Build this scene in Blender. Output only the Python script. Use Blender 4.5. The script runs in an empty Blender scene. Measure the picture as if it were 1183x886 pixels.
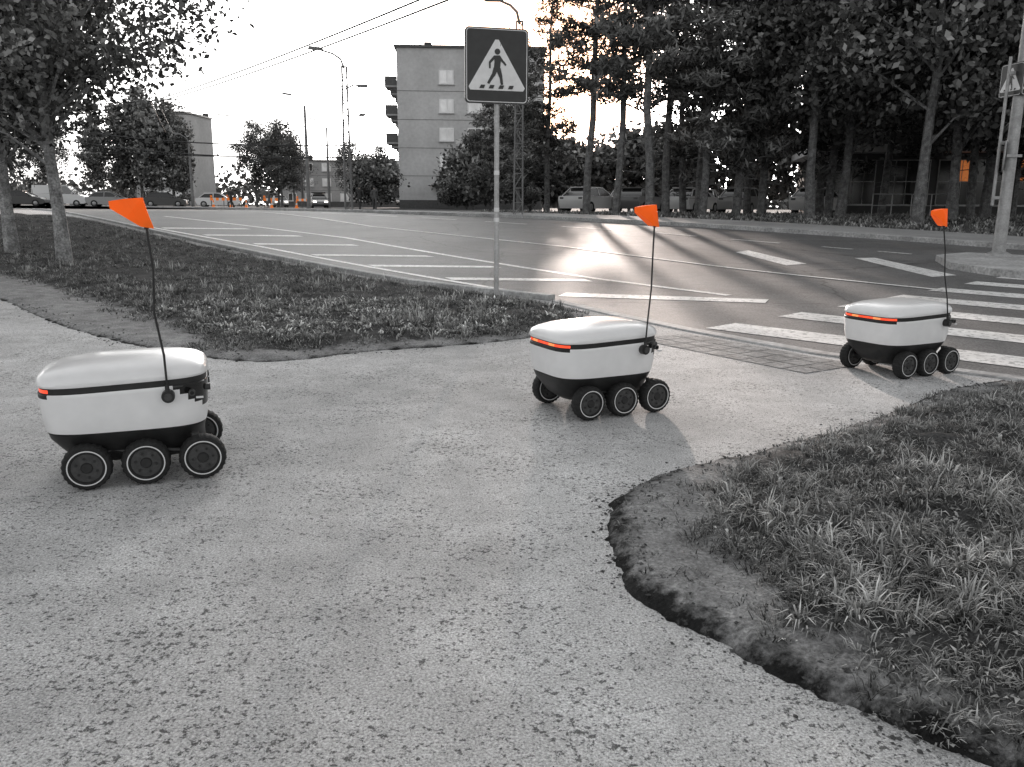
import bpy, bmesh, math, random
import numpy as np
from mathutils import Vector, Matrix, noise
random.seed(7); RNG=np.random.default_rng(7)
scene=bpy.context.scene
COL=scene.collection
# ---------------------------------------------------------------- terrain height
_n=np.arange(8,41,1.0)
_t=(_n-8)/32.0
_hz=.85*_t*_t*(3-2*_t)
def h(y): return float(np.interp(y,_n,_hz))
def hv(y): return np.interp(y,_n,_hz)

# ---------------------------------------------------------------- materials
def new_mat(name):
    m=bpy.data.materials.new(name); m.use_nodes=True
    nt=m.node_tree; nt.nodes.clear()
    out=nt.nodes.new('ShaderNodeOutputMaterial')
    b=nt.nodes.new('ShaderNodeBsdfPrincipled')
    nt.links.new(b.outputs[0],out.inputs[0])
    return m,nt,b,out
def N(nt,t,**k):
    n=nt.nodes.new(t)
    for a,v in k.items(): setattr(n,a,v)
    return n
def math_(nt,op,a,b=None,clamp=False):
    n=nt.nodes.new('ShaderNodeMath'); n.operation=op; n.use_clamp=clamp
    for i,x in enumerate((a,b)):
        if x is None: continue
        if isinstance(x,(int,float)): n.inputs[i].default_value=x
        else: nt.links.new(x,n.inputs[i])
    return n.outputs[0]
def noise_(nt,co,scale,detail=3,rough=.55):
    n=nt.nodes.new('ShaderNodeTexNoise'); n.inputs['Scale'].default_value=scale
    n.inputs['Detail'].default_value=detail; n.inputs['Roughness'].default_value=rough
    nt.links.new(co,n.inputs['Vector']); return n.outputs['Fac']
def maprange(nt,x,a,b,c,d):
    n=nt.nodes.new('ShaderNodeMapRange')
    for i,v in enumerate((a,b,c,d)): n.inputs[i+1].default_value=v
    nt.links.new(x,n.inputs[0]); return n.outputs[0]
def scale_col(nt,col,fac):
    n=nt.nodes.new('ShaderNodeVectorMath'); n.operation='SCALE'
    n.inputs[0].default_value=col[:3]
    nt.links.new(fac,n.inputs['Scale']); return n.outputs[0]
def coords(nt): return nt.nodes.new('ShaderNodeTexCoord').outputs['Object']
def simple(name,col,rough=.6,noises=(),bump=0,bscale=50,metal=0,val=False,spec=None,emit=None,coat=0,transl=0):
    if isinstance(col,(int,float)): col=(col,col,col)
    m,nt,b,out=new_mat(name)
    b.inputs['Roughness'].default_value=rough; b.inputs['Metallic'].default_value=metal
    if spec is not None: b.inputs['Specular IOR Level'].default_value=spec
    if coat: b.inputs['Coat Weight'].default_value=coat; b.inputs['Coat Roughness'].default_value=.15
    f=None
    co=coords(nt)
    for sc,am in noises:
        x=maprange(nt,noise_(nt,co,sc,2),.3,.7,1-am,1+am)
        f=x if f is None else math_(nt,'MULTIPLY',f,x)
    if val:
        a=N(nt,'ShaderNodeAttribute'); a.attribute_name='val'
        f=a.outputs['Fac'] if f is None else math_(nt,'MULTIPLY',f,a.outputs['Fac'])
    if f is None: b.inputs['Base Color'].default_value=(*col,1)
    else: 
        c=scale_col(nt,col,f); nt.links.new(c,b.inputs['Base Color'])
    if bump:
        bp=N(nt,'ShaderNodeBump'); bp.inputs['Strength'].default_value=bump; bp.inputs['Distance'].default_value=.01
        nt.links.new(noise_(nt,co,bscale,3),bp.inputs['Height']); nt.links.new(bp.outputs[0],b.inputs['Normal'])
    if emit: b.inputs['Emission Color'].default_value=(*emit[:3],1); b.inputs['Emission Strength'].default_value=emit[3]
    if transl:
        t=N(nt,'ShaderNodeBsdfTranslucent')
        if f is None: t.inputs[0].default_value=(*col,1)
        else: nt.links.new(c,t.inputs[0])
        mx=N(nt,'ShaderNodeMixShader'); mx.inputs[0].default_value=transl
        nt.links.new(b.outputs[0],mx.inputs[1]); nt.links.new(t.outputs[0],mx.inputs[2]); nt.links.new(mx.outputs[0],out.inputs[0])
    return m
def leafmat(name,base):
    # plain diffuse leaf, cheap to trace
    m=bpy.data.materials.new(name); m.use_nodes=True; nt=m.node_tree; nt.nodes.clear()
    out=nt.nodes.new('ShaderNodeOutputMaterial'); d=nt.nodes.new('ShaderNodeBsdfDiffuse')
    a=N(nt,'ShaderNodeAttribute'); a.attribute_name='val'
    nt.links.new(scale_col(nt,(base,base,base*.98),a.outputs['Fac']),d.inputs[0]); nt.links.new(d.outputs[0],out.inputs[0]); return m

def asphalt(name,base,patch,speck,dark_thr,pit,rough=.85,fine=90,pitscale=60,cracks=False):
    m,nt,b,out=new_mat(name); co=coords(nt)
    b.inputs['Roughness'].default_value=rough; b.inputs['Specular IOR Level'].default_value=.3
    f=maprange(nt,noise_(nt,co,.42,4),.3,.7,1-patch,1+patch)
    f=math_(nt,'MULTIPLY',f,maprange(nt,noise_(nt,co,3.2,5,.7),.3,.7,1-patch*.7,1+patch*.7))
    fn=noise_(nt,co,fine,3,.75)
    f=math_(nt,'MULTIPLY',f,maprange(nt,fn,.32,.68,1-speck,1+speck))
    pn_=noise_(nt,co,pitscale,3,.65)
    mod=maprange(nt,noise_(nt,co,1.7,3),.35,.65,.04,-.04)
    p=maprange(nt,math_(nt,'SUBTRACT',pn_,mod),dark_thr,dark_thr+.07,1,1-pit)
    f=math_(nt,'MULTIPLY',f,p)
    if cracks:
        v=N(nt,'ShaderNodeTexVoronoi'); v.feature='DISTANCE_TO_EDGE'; v.inputs['Scale'].default_value=.22
        nzv=N(nt,'ShaderNodeTexNoise'); nzv.inputs['Scale'].default_value=2.5; nzv.inputs['Detail'].default_value=5; nt.links.new(co,nzv.inputs['Vector'])
        mxv=N(nt,'ShaderNodeMix'); mxv.data_type='VECTOR'; mxv.inputs[0].default_value=.25; nt.links.new(co,mxv.inputs[4]); nt.links.new(nzv.outputs['Color'],mxv.inputs[5])
        nt.links.new(mxv.outputs[1],v.inputs['Vector'])
        f=math_(nt,'MULTIPLY',f,maprange(nt,v.outputs['Distance'],.0,.006,.45,1))
    nt.links.new(scale_col(nt,(base,base,base),f),b.inputs['Base Color'])
    bp=N(nt,'ShaderNodeBump'); bp.inputs['Strength'].default_value=.8; bp.inputs['Distance'].default_value=.005
    nt.links.new(fn,bp.inputs['Height']); nt.links.new(bp.outputs[0],b.inputs['Normal'])
    return m
M_path=asphalt('path_asphalt',.52,.28,.58,.565,.76,fine=140,pitscale=66)
M_road=asphalt('road_asphalt',.135,.25,.55,.6,.4,rough=.66,fine=45,pitscale=30,cracks=True)
M_pave=asphalt('pavement_concrete',.34,.15,.2,.6,.3,fine=30)
M_ground=simple('verge_soil',.08,.95,((.3,.4),(3,.4),(25,.3)),.6,20)
M_kerb=simple('kerb_stone',.4,.8,((2,.25),(20,.3)),.3,40)
def paintmat():
    m,nt,b,out=new_mat('road_paint'); co=coords(nt)
    b.inputs['Roughness'].default_value=.6
    w=maprange(nt,noise_(nt,co,14,5,.75),.50,.64,1,.3)
    f=math_(nt,'MULTIPLY',w,maprange(nt,noise_(nt,co,1.5,3),.3,.7,.8,1.1))
    nt.links.new(scale_col(nt,(.82,.82,.81),f),b.inputs['Base Color']); return m
M_paint=paintmat()
def soilmat(name,dirtcol,edgecol,grasscol):
    m,nt,b,out=new_mat(name); co=coords(nt); b.inputs['Roughness'].default_value=.95
    b.inputs['Specular IOR Level'].default_value=.15
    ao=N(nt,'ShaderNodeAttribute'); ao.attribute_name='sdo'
    ag=N(nt,'ShaderNodeAttribute'); ag.attribute_name='sdg'
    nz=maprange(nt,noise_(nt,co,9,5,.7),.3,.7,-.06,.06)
    nz2=maprange(nt,noise_(nt,co,5,5,.7),.3,.7,-.14,.14)
    e=maprange(nt,math_(nt,'ADD',ao.outputs['Fac'],nz),.02,.10,1,0)  # dark rim: soil debris, with the crevice shade painted into the colour
    g=maprange(nt,math_(nt,'ADD',ag.outputs['Fac'],nz2),-.02,.1,0,1)
    tex=math_(nt,'MULTIPLY',maprange(nt,noise_(nt,co,70,4,.75),.3,.7,.45,1.55),maprange(nt,noise_(nt,co,6,4),.3,.7,.7,1.3))
    def mix(f,a,b_):
        x=N(nt,'ShaderNodeMix'); nt.links.new(f,x.inputs[0])
        for i,v in ((2,a),(3,b_)):
            if isinstance(v,(int,float)): x.inputs[i].default_value=v
            else: nt.links.new(v,x.inputs[i])
        return x.outputs[0]
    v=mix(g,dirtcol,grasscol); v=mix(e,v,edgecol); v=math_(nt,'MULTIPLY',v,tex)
    c=N(nt,'ShaderNodeCombineColor')
    for i in range(3): nt.links.new(v,c.inputs[i])
    nt.links.new(c.outputs[0],b.inputs['Base Color'])
    bp=N(nt,'ShaderNodeBump'); bp.inputs['Strength'].default_value=.9; bp.inputs['Distance'].default_value=.02
    nt.links.new(noise_(nt,co,45,4,.7),bp.inputs['Height']); nt.links.new(bp.outputs[0],b.inputs['Normal'])
    return m
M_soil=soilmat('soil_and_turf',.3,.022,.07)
M_grass=leafmat('grass_blade',.26)
M_leaf=leafmat('leaf',.17)
M_leafL=leafmat('leaf_near',.23)
M_needle=leafmat('needle',.125)
M_bark=simple('bark',.15,.9,((6,.5),(30,.4)),.8,25)
M_barkL=simple('bark_pale',.28,.9,((6,.5),(30,.45)),.8,25)
M_white=simple('white_shell',.88,.28,((3,.03),(14,.03)),coat=.4)
M_black=simple('black_plastic',.018,.45,((20,.3),))
M_rub=simple('rubber',.014,.8,((60,.4),),.4,80)
M_hub=simple('hub_grey',.05,.5,((60,.3),))
M_ring=simple('hub_ring',.75,.4)
M_gloss=simple('gloss_black',.01,.12)
M_red=simple('tail_light',(.85,.06,.03),.25,((40,.4),),emit=(1,.09,.03,.85))
M_redo=simple('tail_light_orange',(.9,.3,.1),.25,((40,.3),),emit=(1,.3,.1,.8))
M_flag=simple('orange_fabric',(.95,.2,.015),.6,((9,.08),),transl=.45,emit=(1,.22,.02,.3))  # cloth with a glow added, keeps the flag vivid in shade
M_steel=simple('galvanised_steel',.38,.45,((5,.2),(30,.15)),metal=.3)
M_lsteel=simple('pale_steel',.5,.5,((5,.2),(40,.15)),metal=.2)
M_dsteel=simple('dark_steel',.09,.5,((5,.2),))
M_conc=simple('concrete_pole',.22,.85,((4,.2),))
M_sblack=simple('sign_black',.02,.35,((9,.3),))
M_swhite=simple('sign_white',.82,.4,((12,.06),))
M_wall=simple('render_wall',.58,.9,((.25,.14),(3,.08)))
M_wall2=simple('panel_wall',.42,.9,((.25,.12),(3,.08)))
M_wall3=simple('dark_wall',.08,.9,((.25,.12),(3,.08)))
M_frame=simple('window_frame',.88,.5)
M_glass=simple('window_glass',.88,.08,((.6,.25),),spec=1.0)  # near-white base paints in the sky reflected by the panes
M_gdark=simple('dark_glass',.02,.1,spec=.8)
M_warm=simple('lit_window',(.6,.2,.06),.4,((1.2,.9),(5,.6)),emit=(1,.3,.08,.25))
M_head=simple('headlamp',.9,.2,emit=(1,.95,.85,4))
M_orange=simple('orange_plastic',(.9,.22,.03),.5,emit=(1,.25,.03,.2))  # glow added to plain boards and cones as well as warning lamps
M_cloth=simple('cloth_dark',.05,.9); M_skin=simple('skin',(.42,.36,.33),.6); M_jean=simple('cloth_mid',.12,.9)
CARM=[simple('car_paint_%d'%i,c,.3,coat=.6) for i,c in enumerate((.8,.05,.35,.14))]

# ---------------------------------------------------------------- mesh builder
class B:
    def __init__(s): s.v=[];s.f=[];s.m=[];s.mats=[]
    def mi(s,mat):
        if mat not in s.mats: s.mats.append(mat)
        return s.mats.index(mat)
    def add(s,vs,fs,mat,M=None):
        o=len(s.v); k=s.mi(mat)
        for p in vs:
            p=Vector(p); s.v.append(tuple(M@p if M is not None else p))
        for f in fs: s.f.append([o+i for i in f]); s.m.append(k)
    def box(s,c,d,mat,M=None,rot=0):
        x,y,z=d[0]/2,d[1]/2,d[2]/2
        R=Matrix.Rotation(rot,3,'Z')
        vs=[Vector(c)+R@Vector((a*x,b*y,e*z)) for e in(-1,1) for a,b in((-1,-1),(1,-1),(1,1),(-1,1))]
        s.add(vs,[(3,2,1,0),(4,5,6,7),(0,1,5,4),(1,2,6,5),(2,3,7,6),(3,0,4,7)],mat,M)
    def tube(s,pts,rs,mat,n=8,M=None,cap=True):
        pts=[Vector(p) for p in pts]; vs=[];fs=[]
        prev=None
        for i,p in enumerate(pts):
            d=(pts[min(i+1,len(pts)-1)]-pts[max(i-1,0)])
            if d.length<1e-9: d=Vector((0,0,1))
            d.normalize()
            if prev is None:
                a=d.orthogonal().normalized()
            else:
                a=(prev-d*prev.dot(d)); a=a.normalized() if a.length>1e-6 else d.orthogonal().normalized()
            prev=a; b=d.cross(a)
            r=rs[i] if isinstance(rs,(list,tuple)) else rs
            for k in range(n):
                t=2*math.pi*k/n; vs.append(p+a*math.cos(t)*r+b*math.sin(t)*r)
        for i in range(len(pts)-1):
            for k in range(n):
                k2=(k+1)%n; fs.append((i*n+k,i*n+k2,(i+1)*n+k2,(i+1)*n+k))
        if cap: fs.append(tuple(reversed(range(n)))); fs.append(tuple(range((len(pts)-1)*n,len(pts)*n)))
        s.add(vs,fs,mat,M)
    def prism(s,prof,y0,y1,mat,M=None,prof2=None):
        n=len(prof); p2=prof2 or prof
        vs=[(x,y0,z) for x,z in prof]+[(x,y1,z) for x,z in p2]
        fs=[tuple(range(n)),tuple(reversed(range(n,2*n)))]+[(i,i+n,(i+1)%n+n,(i+1)%n) for i in range(n)]
        s.add(vs,fs,mat,M)
    def obj(s,name,smooth=False,parent=None,loc=(0,0,0),rotz=0,recalc=True):
        me=bpy.data.meshes.new(name); me.from_pydata(s.v,[],s.f)
        for m in s.mats: me.materials.append(m)
        me.polygons.foreach_set('material_index',s.m)
        if recalc:
            bm=bmesh.new(); bm.from_mesh(me); bmesh.ops.recalc_face_normals(bm,faces=bm.faces); bm.to_mesh(me); bm.free()
        if smooth:
            me.polygons.foreach_set('use_smooth',[True]*len(me.polygons))
            try: me.set_sharp_from_angle(angle=math.radians(38))
            except Exception: pass
        o=bpy.data.objects.new(name,me); COL.objects.link(o)
        o.location=loc; o.rotation_euler=(0,0,rotz)
        if parent: o.parent=parent
        return o
def empty(name,loc,rotz=0):
    e=bpy.data.objects.new(name,None); e.empty_display_size=.2; COL.objects.link(e); e.location=loc; e.rotation_euler=(0,0,rotz); return e

# ---------------------------------------------------------------- ground sheets
def sheet(name,polys,z,mat):
    bm=bmesh.new()
    for poly in polys:
        bm.faces.new([bm.verts.new((x,y,0)) for x,y in poly])
    bmesh.ops.triangulate(bm,faces=bm.faces[:])
    for k in range(8,41):
        g=bm.verts[:]+bm.edges[:]+bm.faces[:]
        bmesh.ops.bisect_plane(bm,geom=g,plane_co=(0,k,0),plane_no=(0,1,0))
    for v in bm.verts: v.co.z=h(v.co.y)+z
    bmesh.ops.recalc_face_normals(bm,faces=bm.faces)
    for f in bm.faces:
        if f.normal.z<0: f.normal_flip()
    me=bpy.data.meshes.new(name); bm.to_mesh(me); bm.free(); me.materials.append(mat)
    o=bpy.data.objects.new(name,me); COL.objects.link(o); return o
near=[(-75,100),(-40,62),(-24,42),(-15.77,31),(-9.03,22.16),(-3.91,15.45),(-1.45,12.3),(.53,10.49),(1.78,8.05),(2.59,6.78),(3.67,5.77),(6,3.9),(12,-1),(24,-11)]
far=[(34,-3),(20,9),(15.5,14.2),(12.4,19.5),(9.82,23.25),(5.93,27.7),(.24,32.8),(-5.4,36.9),(-14.2,50),(-28,70),(-58,110)]
sheet('ground',[[(-900,-300),(900,-300),(900,1500),(-900,1500)]],0,M_ground)
sheet('road',[near+far],.004,M_road)
pathp=[(-5,-10),(9,-10),(12,-1.1),(6,3.85),(3.62,5.72),(2.54,6.74),(1.72,8.0),(.47,10.45),(-1.5,12.22),(-3.97,15.35),(-9.1,22.1),(-15.8,31),(-24.1,42),(-34,42),(-22,24),(-13,12),(-9,7.5),(-6.5,3)]
sheet('path',[pathp],.008,M_path)
def offset(pts,d):
    out=[]
    for i,p in enumerate(pts):
        a=Vector(pts[max(i-1,0)]);b=Vector(pts[min(i+1,len(pts)-1)]); t=(b-a).normalized(); n=Vector((t.y,-t.x))
        out.append((p[0]+n.x*d,p[1]+n.y*d))
    return out
farN=offset(far,.2); farO=offset(far,3.2)
sheet('pavement',[farN+farO[::-1]],.1,M_pave)
sheet('parking_lot',[[(-26,50),(-16,54),(-30,72),(-60,112),(-80,112),(-42,60)][::1],[(-2,49),(30,42),(50,60),(10,74),(-2,66)]],.004,M_pave)
def strip(name,pts,w,z1,mat,z0=-.03):
    P=[]
    for a,b in zip(pts[:-1],pts[1:]):
        L=math.dist(a,b); n=max(1,int(L/.8))
        for i in range(n): P.append((a[0]+(b[0]-a[0])*i/n,a[1]+(b[1]-a[1])*i/n))
    P.append(pts[-1]); A=offset(P,-w/2); C=offset(P,w/2); b=B(); vs=[];fs=[]
    for (ax,ay),(cx,cy) in zip(A,C):
        vs+=[(ax,ay,h(ay)+z0),(ax,ay,h(ay)+z1-.008),(ax+(cx-ax)*.08,ay+(cy-ay)*.08,h(ay)+z1),(cx+(ax-cx)*.08,cy+(ay-cy)*.08,h(cy)+z1),(cx,cy,h(cy)+z1-.008),(cx,cy,h(cy)+z0)]
    n=6
    for i in range(len(P)-1):
        for k in range(n-1): fs.append((i*n+k,(i+1)*n+k,(i+1)*n+k+1,i*n+k+1))
    fs.append(tuple(range(n))); fs.append(tuple(range((len(P)-1)*n,len(P)*n)))
    b.add(vs,fs,mat); return b.obj(name)
strip('kerb',[(-24,42),(-15.77,31),(-9.03,22.16),(-3.91,15.45),(-1.45,12.3),(.5,10.55)],.14,.075,M_kerb)
strip('kerb',[(.55,10.45),(1.1,9.3),(1.78,8.05),(2.59,6.78),(3.67,5.77),(6,3.9),(12,-1)],.16,.022,M_kerb)
strip('kerb',far,.2,.13,M_kerb)
isl=[(8.05,15.3),(8.25,14.0),(8.9,13.1),(11,11.2),(12.4,11.6),(12.2,13.5),(10.9,16.6),(9.6,17.6),(8.6,16.9)]
b=B(); n=len(isl)
b.add([(x,y,h(y)-.02) for x,y in isl]+[(x,y,h(y)+.13) for x,y in isl],[tuple(range(n,2*n))]+[(i,(i+1)%n,(i+1)%n+n,i+n) for i in range(n)],M_kerb)
b.obj('traffic_island')
def line(pts,w):
    A=offset(pts,-w/2);C=offset(pts,w/2)
    return [[A[i],A[i+1],C[i+1],C[i]] for i in range(len(pts)-1)]
mk=[]
for i in range(9):
    x0,y0=2.15+1.02*i,8.43+.93*i; dx,dy=.70,-.714; wx,wy=.2,.19
    L=3.4 if i else 4.2
    mk.append([(x0-wx,y0-wy),(x0+dx*L-wx,y0+dy*L-wy),(x0+dx*L+wx,y0+dy*L+wy),(x0+wx,y0+wy)])
sheet('zebra_crossing',mk,.009,M_paint)
mk=[]
mk+=line([(-11.29,25.8),(-5.85,19.24),(-1.61,13.66),(.42,10.98)],.12)
mk+=line([(-13.35,32.1),(-4.39,21.98),(1.34,13.3),(2.95,11.2)],.14)
mk+=[[(.6,10.98),(3.2,10.4),(3.36,10.78),(.74,11.38)],
 [(-.95,12.95),(1.25,12.85),(1.15,13.2),(-1.1,13.3)],
 [(-2.5,15.0),(-.2,14.95),(-.4,15.25),(-2.7,15.32)],
 [(-4.05,17.1),(-1.6,17.0),(-1.8,17.3),(-4.25,17.4)],
 [(-6.07,19.75),(-3.6,19.6),(-3.85,19.95),(-6.3,20.1)],
 [(-8.2,22.4),(-5.6,22.3),(-5.9,22.7),(-8.5,22.8)],
 [(-10.4,25.0),(-7.8,24.9),(-8.1,25.3),(-10.7,25.4)],
 [(4.98,18.6),(5.4,19.1),(5.7,16.1),(5.2,15.76)],
 [(7.15,17.4),(7.62,17.5),(7.62,14.2),(7.05,13.9)]]
sheet('road_markings',mk,.009,M_paint)
mk=line([(-16.6,47),(-4.47,26.54),(1.18,19.81),(4.17,14.9),(6.3,11.95)],.12)
fl=[(-11,40),(-6,34.6),(-1,29.8),(4.2,24.6),(7.5,20.2),(9.2,17.9)]
for i in range(len(fl)-1):
    a=Vector(fl[i]);c=Vector(fl[i+1])
    for k in range(2):
        p=a.lerp(c,k*.5);q=a.lerp(c,k*.5+.28); mk+=line([tuple(p),tuple(q)],.13)
sheet('lane_lines',mk,.0135,M_paint)
tp=[]
for i in range(9):
    for j in range(3):
        ax,ay=1.62+.115*i,7.75-.175*i
        nx,ny=-.84,-.54
        cx,cy=ax+nx*(.22*j+.12)+.12,ay+ny*(.22*j+.12)+.03
        u=Vector((.55,-.84))*.098; w=Vector((.84,.55))*.102; c=Vector((cx,cy))
        tp.append([tuple(c-u-w),tuple(c+u-w),tuple(c+u+w),tuple(c-u+w)])
sheet('tactile_paving',tp,.0125,simple('tactile_slab',.27,.9,((3,.3),(40,.5)),.9,60))

# ---------------------------------------------------------------- soil patches + grass
def inside(P,poly):
    x,y=P[:,0],P[:,1]; r=np.zeros(len(P),bool); n=len(poly)
    for i in range(n):
        x1,y1=poly[i];x2,y2=poly[(i+1)%n]
        c=((y1>y)!=(y2>y))&(x<(x2-x1)*(y-y1)/((y2-y1) if y2!=y1 else 1e-9)+x1); r^=c
    return r
def sdist(P,poly):
    d=np.full(len(P),1e9); n=len(poly)
    for i in range(n):
        a=np.array(poly[i]);b_=np.array(poly[(i+1)%n]); ab=b_-a
        t=np.clip(((P-a)@ab)/(ab@ab),0,1); q=P-(a+t[:,None]*ab); d=np.minimum(d,np.hypot(q[:,0],q[:,1]))
    return np.where(inside(P,poly),d,-d)
def smooth_poly(poly,it=2):
    for _ in range(it):
        q=[]
        for i in range(len(poly)):
            a=np.array(poly[i]);c=np.array(poly[(i+1)%len(poly)]); q+= [tuple(a*.75+c*.25),tuple(a*.25+c*.75)]
        poly=q
    return poly
def nz(P,s,o=0): return np.array([noise.fractal(Vector((p[0]*s+o,p[1]*s-o,o*.3)),.6,2.1,4) for p in P])
def ss(x,a,b):
    t=np.clip((x-a)/(b-a),0,1); return t*t*(3-2*t)
def patch(name,outer,inner,x0,x1,y0,y1,res,lift,mound,edge=1.0):
    xs=np.arange(x0,x1+res,res); ys=np.arange(y0,y1+res,res)
    X,Y=np.meshgrid(xs,ys); P=np.stack([X.ravel(),Y.ravel()],1)
    so=sdist(P,outer); sg=sdist(P,inner)
    n1=nz(P,2.2,3); n2=nz(P,9,8)
    sof=so+n2*.03+n1*.02
    Z=hv(P[:,1])+.008+np.clip(sof,-.12,.05)*(lift/.05)+ss(sof,0,.2)*(n1*.012+n2*.006+.01)+ss(sg,-.05,.35)*(mound+n1*.03)
    nx=len(xs);ny=len(ys)
    idx=np.arange(nx*ny).reshape(ny,nx)
    q=np.stack([idx[:-1,:-1].ravel(),idx[:-1,1:].ravel(),idx[1:,1:].ravel(),idx[1:,:-1].ravel()],1)
    keep=(so[q]>-.12-res).all(1); q=q[keep]
    used=np.unique(q); mp=-np.ones(nx*ny,int); mp[used]=np.arange(len(used)); q=mp[q]
    V=np.stack([P[:,0],P[:,1],Z],1)[used]
    me=bpy.data.meshes.new(name); me.from_pydata(V.tolist(),[],q.tolist())
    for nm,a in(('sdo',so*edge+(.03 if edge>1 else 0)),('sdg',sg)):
        at=me.attributes.new(nm,'FLOAT','POINT'); at.data.foreach_set('value',a[used].astype(np.float32))
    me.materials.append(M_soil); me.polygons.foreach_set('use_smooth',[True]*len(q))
    o=bpy.data.objects.new(name,me); COL.objects.link(o)
    def zf(Q):
        ix=np.clip(((Q[:,0]-x0)/res).round().astype(int),0,nx-1); iy=np.clip(((Q[:,1]-y0)/res).round().astype(int),0,ny-1)
        return Z.reshape(ny,nx)[iy,ix]
    return zf
def fast(name,V,F,mats,val,mi=None,link=True):
    me=bpy.data.meshes.new(name); me.from_pydata(V.tolist() if hasattr(V,'tolist') else V,[],F)
    for m in mats: me.materials.append(m)
    if mi is not None: me.polygons.foreach_set('material_index',mi)
    at=me.attributes.new('val','FLOAT','POINT'); at.data.foreach_set('value',np.asarray(val,dtype=np.float32))
    if not link: return me
    o=bpy.data.objects.new(name,me); COL.objects.link(o); return o
def blades(C,zf,nb,L,W,spread,lean,rng,bright=1.0):
    T=len(C); n=T*nb
    tc=np.repeat(C,nb,0); tv=np.repeat(rng.uniform(.3,1.65,T),nb); tl=np.repeat(rng.uniform(.6,1.35,T),nb)
    az0=np.repeat(rng.uniform(0,6.28,T),nb)
    az=az0+rng.normal(0,1.1,n); r=np.abs(rng.normal(0,spread,n))
    bx=tc[:,0]+np.cos(az)*r; by=tc[:,1]+np.sin(az)*r
    bz=zf(np.stack([bx,by],1))-.004
    ln=L*tl*rng.uniform(.5,1.3,n); le=np.clip(rng.normal(lean,.3,n),.05,1.45)
    d1=np.stack([np.cos(az)*np.sin(le*.6),np.sin(az)*np.sin(le*.6),np.cos(le*.6)],1)
    d2=np.stack([np.cos(az)*np.sin(le*1.5),np.sin(az)*np.sin(le*1.5),np.cos(le*1.5)],1)
    s=np.stack([-np.sin(az),np.cos(az),np.zeros(n)],1)*(W*rng.uniform(.6,1.4,n)/2)[:,None]
    p=np.stack([bx,by,bz],1); m=p+d1*(ln*.55)[:,None]; t=m+d2*(ln*.5)[:,None]
    t[:,2]=np.maximum(t[:,2],bz+.006)
    V=np.stack([p-s,p+s,m+s*.8,m-s*.8,t],1).reshape(-1,3)
    i=np.arange(n)*5
    F=np.stack([i,i+1,i+2,i+3],1).tolist()+np.stack([i+3,i+2,i+4],1).tolist()
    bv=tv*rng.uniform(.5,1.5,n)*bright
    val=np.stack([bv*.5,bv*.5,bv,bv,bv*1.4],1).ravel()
    return V,F,val
def merge(parts):
    V=[];F=[];A=[];o=0
    for v,f,a in parts:
        V.append(v); A.append(a); F+= [[i+o for i in q] for q in f]; o+=len(v)
    return np.concatenate(V),F,np.concatenate(A)
def scatter(poly,n,rng,bias=None):
    P=np.array(poly); lo=P.min(0);hi=P.max(0); out=[];c=0
    while c<n:
        Q=rng.uniform(lo,hi,(n*2,2)); Q=Q[inside(Q,poly)]
        if bias is not None: Q=Q[rng.uniform(0,1,len(Q))<bias(Q)]
        out.append(Q); c+=len(Q)
    return np.concatenate(out)[:n]
rgO=smooth_poly([(6,3.8),(3.62,5.66),(2.99,5.46),(2.06,4.53),(1.36,4.0),(.84,3.65),(.5,3.4),(.38,3.1),(.35,2.7),(.38,2.42),(.46,2.24),(.6,2.05),(.76,1.85),(.93,1.7),(1.1,1.55),(1.35,1.1),(1.7,0),(2.2,-2),(9,-2)],2)
rgI=smooth_poly([(6,3.7),(3.75,5.5),(3.2,5.35),(1.98,4.33),(1.18,3.78),(.93,3.42),(.78,2.75),(.76,2.35),(.86,2.03),(.98,1.80),(1.16,1.64),(1.45,1.1),(1.85,0),(2.4,-2),(9,-2)],1)
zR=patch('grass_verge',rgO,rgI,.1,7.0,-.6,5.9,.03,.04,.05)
isO=smooth_poly([(-1.76,6.22),(-1.24,6.75),(-.39,7.09),(.39,7.71),(.95,8.7),(.8,9.5),(.38,10.42),(-1.55,12.2),(-4.02,15.32),(-9.15,22.05),(-15.9,31),(-19,33),(-22,29),(-14,19.5),(-9,13),(-6.47,10.36),(-4.64,8.22),(-3.42,7.1),(-2.31,6.3)],2)
isI=smooth_poly([(-1.76,6.5),(-1.3,6.9),(-.45,7.25),(.28,7.9),(.68,8.8),(.55,9.5),(.2,10.2),(-1.7,12.0),(-4.2,15.1),(-9.3,21.8),(-15.9,30.4),(-19,32),(-21,29),(-13.5,19.8),(-8.4,13.3),(-6.0,11.0),(-4.2,9.0),(-3.1,7.6),(-2.4,6.75)],1)
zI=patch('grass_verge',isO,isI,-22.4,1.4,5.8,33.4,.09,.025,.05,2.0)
r=np.random.default_rng(3)
def bR(Q):
    g=sdist(Q,rgI)+nz(Q,3,5)*.18
    d=np.hypot(Q[:,0],Q[:,1]); return ss(g,-.08,.06)*np.clip(3.2/d,.0,1)**1.5*np.clip(1.2+nz(Q,2.5,11)*1.5,.25,1)
rp=[(.6,1.2),(.6,4.6),(3.5,5.7),(6,3.8),(6.0,1.2)]
C=scatter(rp,9500,r,bR)
p1=blades(C,zR,12,.048,.0042,.024,1.1,r)
C=scatter(rp,1300,r,lambda Q:bR(Q)*ss(nz(Q,1.7,2),-.05,.2))
p2=blades(C,zR,18,.085,.005,.02,1.0,r,1.4)
C=scatter(rp,1000,r,bR); p4=blades(C,zR,5,.03,.014,.02,1.1,r,1.5)
C=scatter([(.35,1.5),(.35,3.6),(3.0,5.5),(3.4,5.6),(2,4.0),(1.1,3.0),(1.0,1.5)],420,r,lambda Q:(sdist(Q,rgO)>.05).astype(float)*.5)
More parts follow.
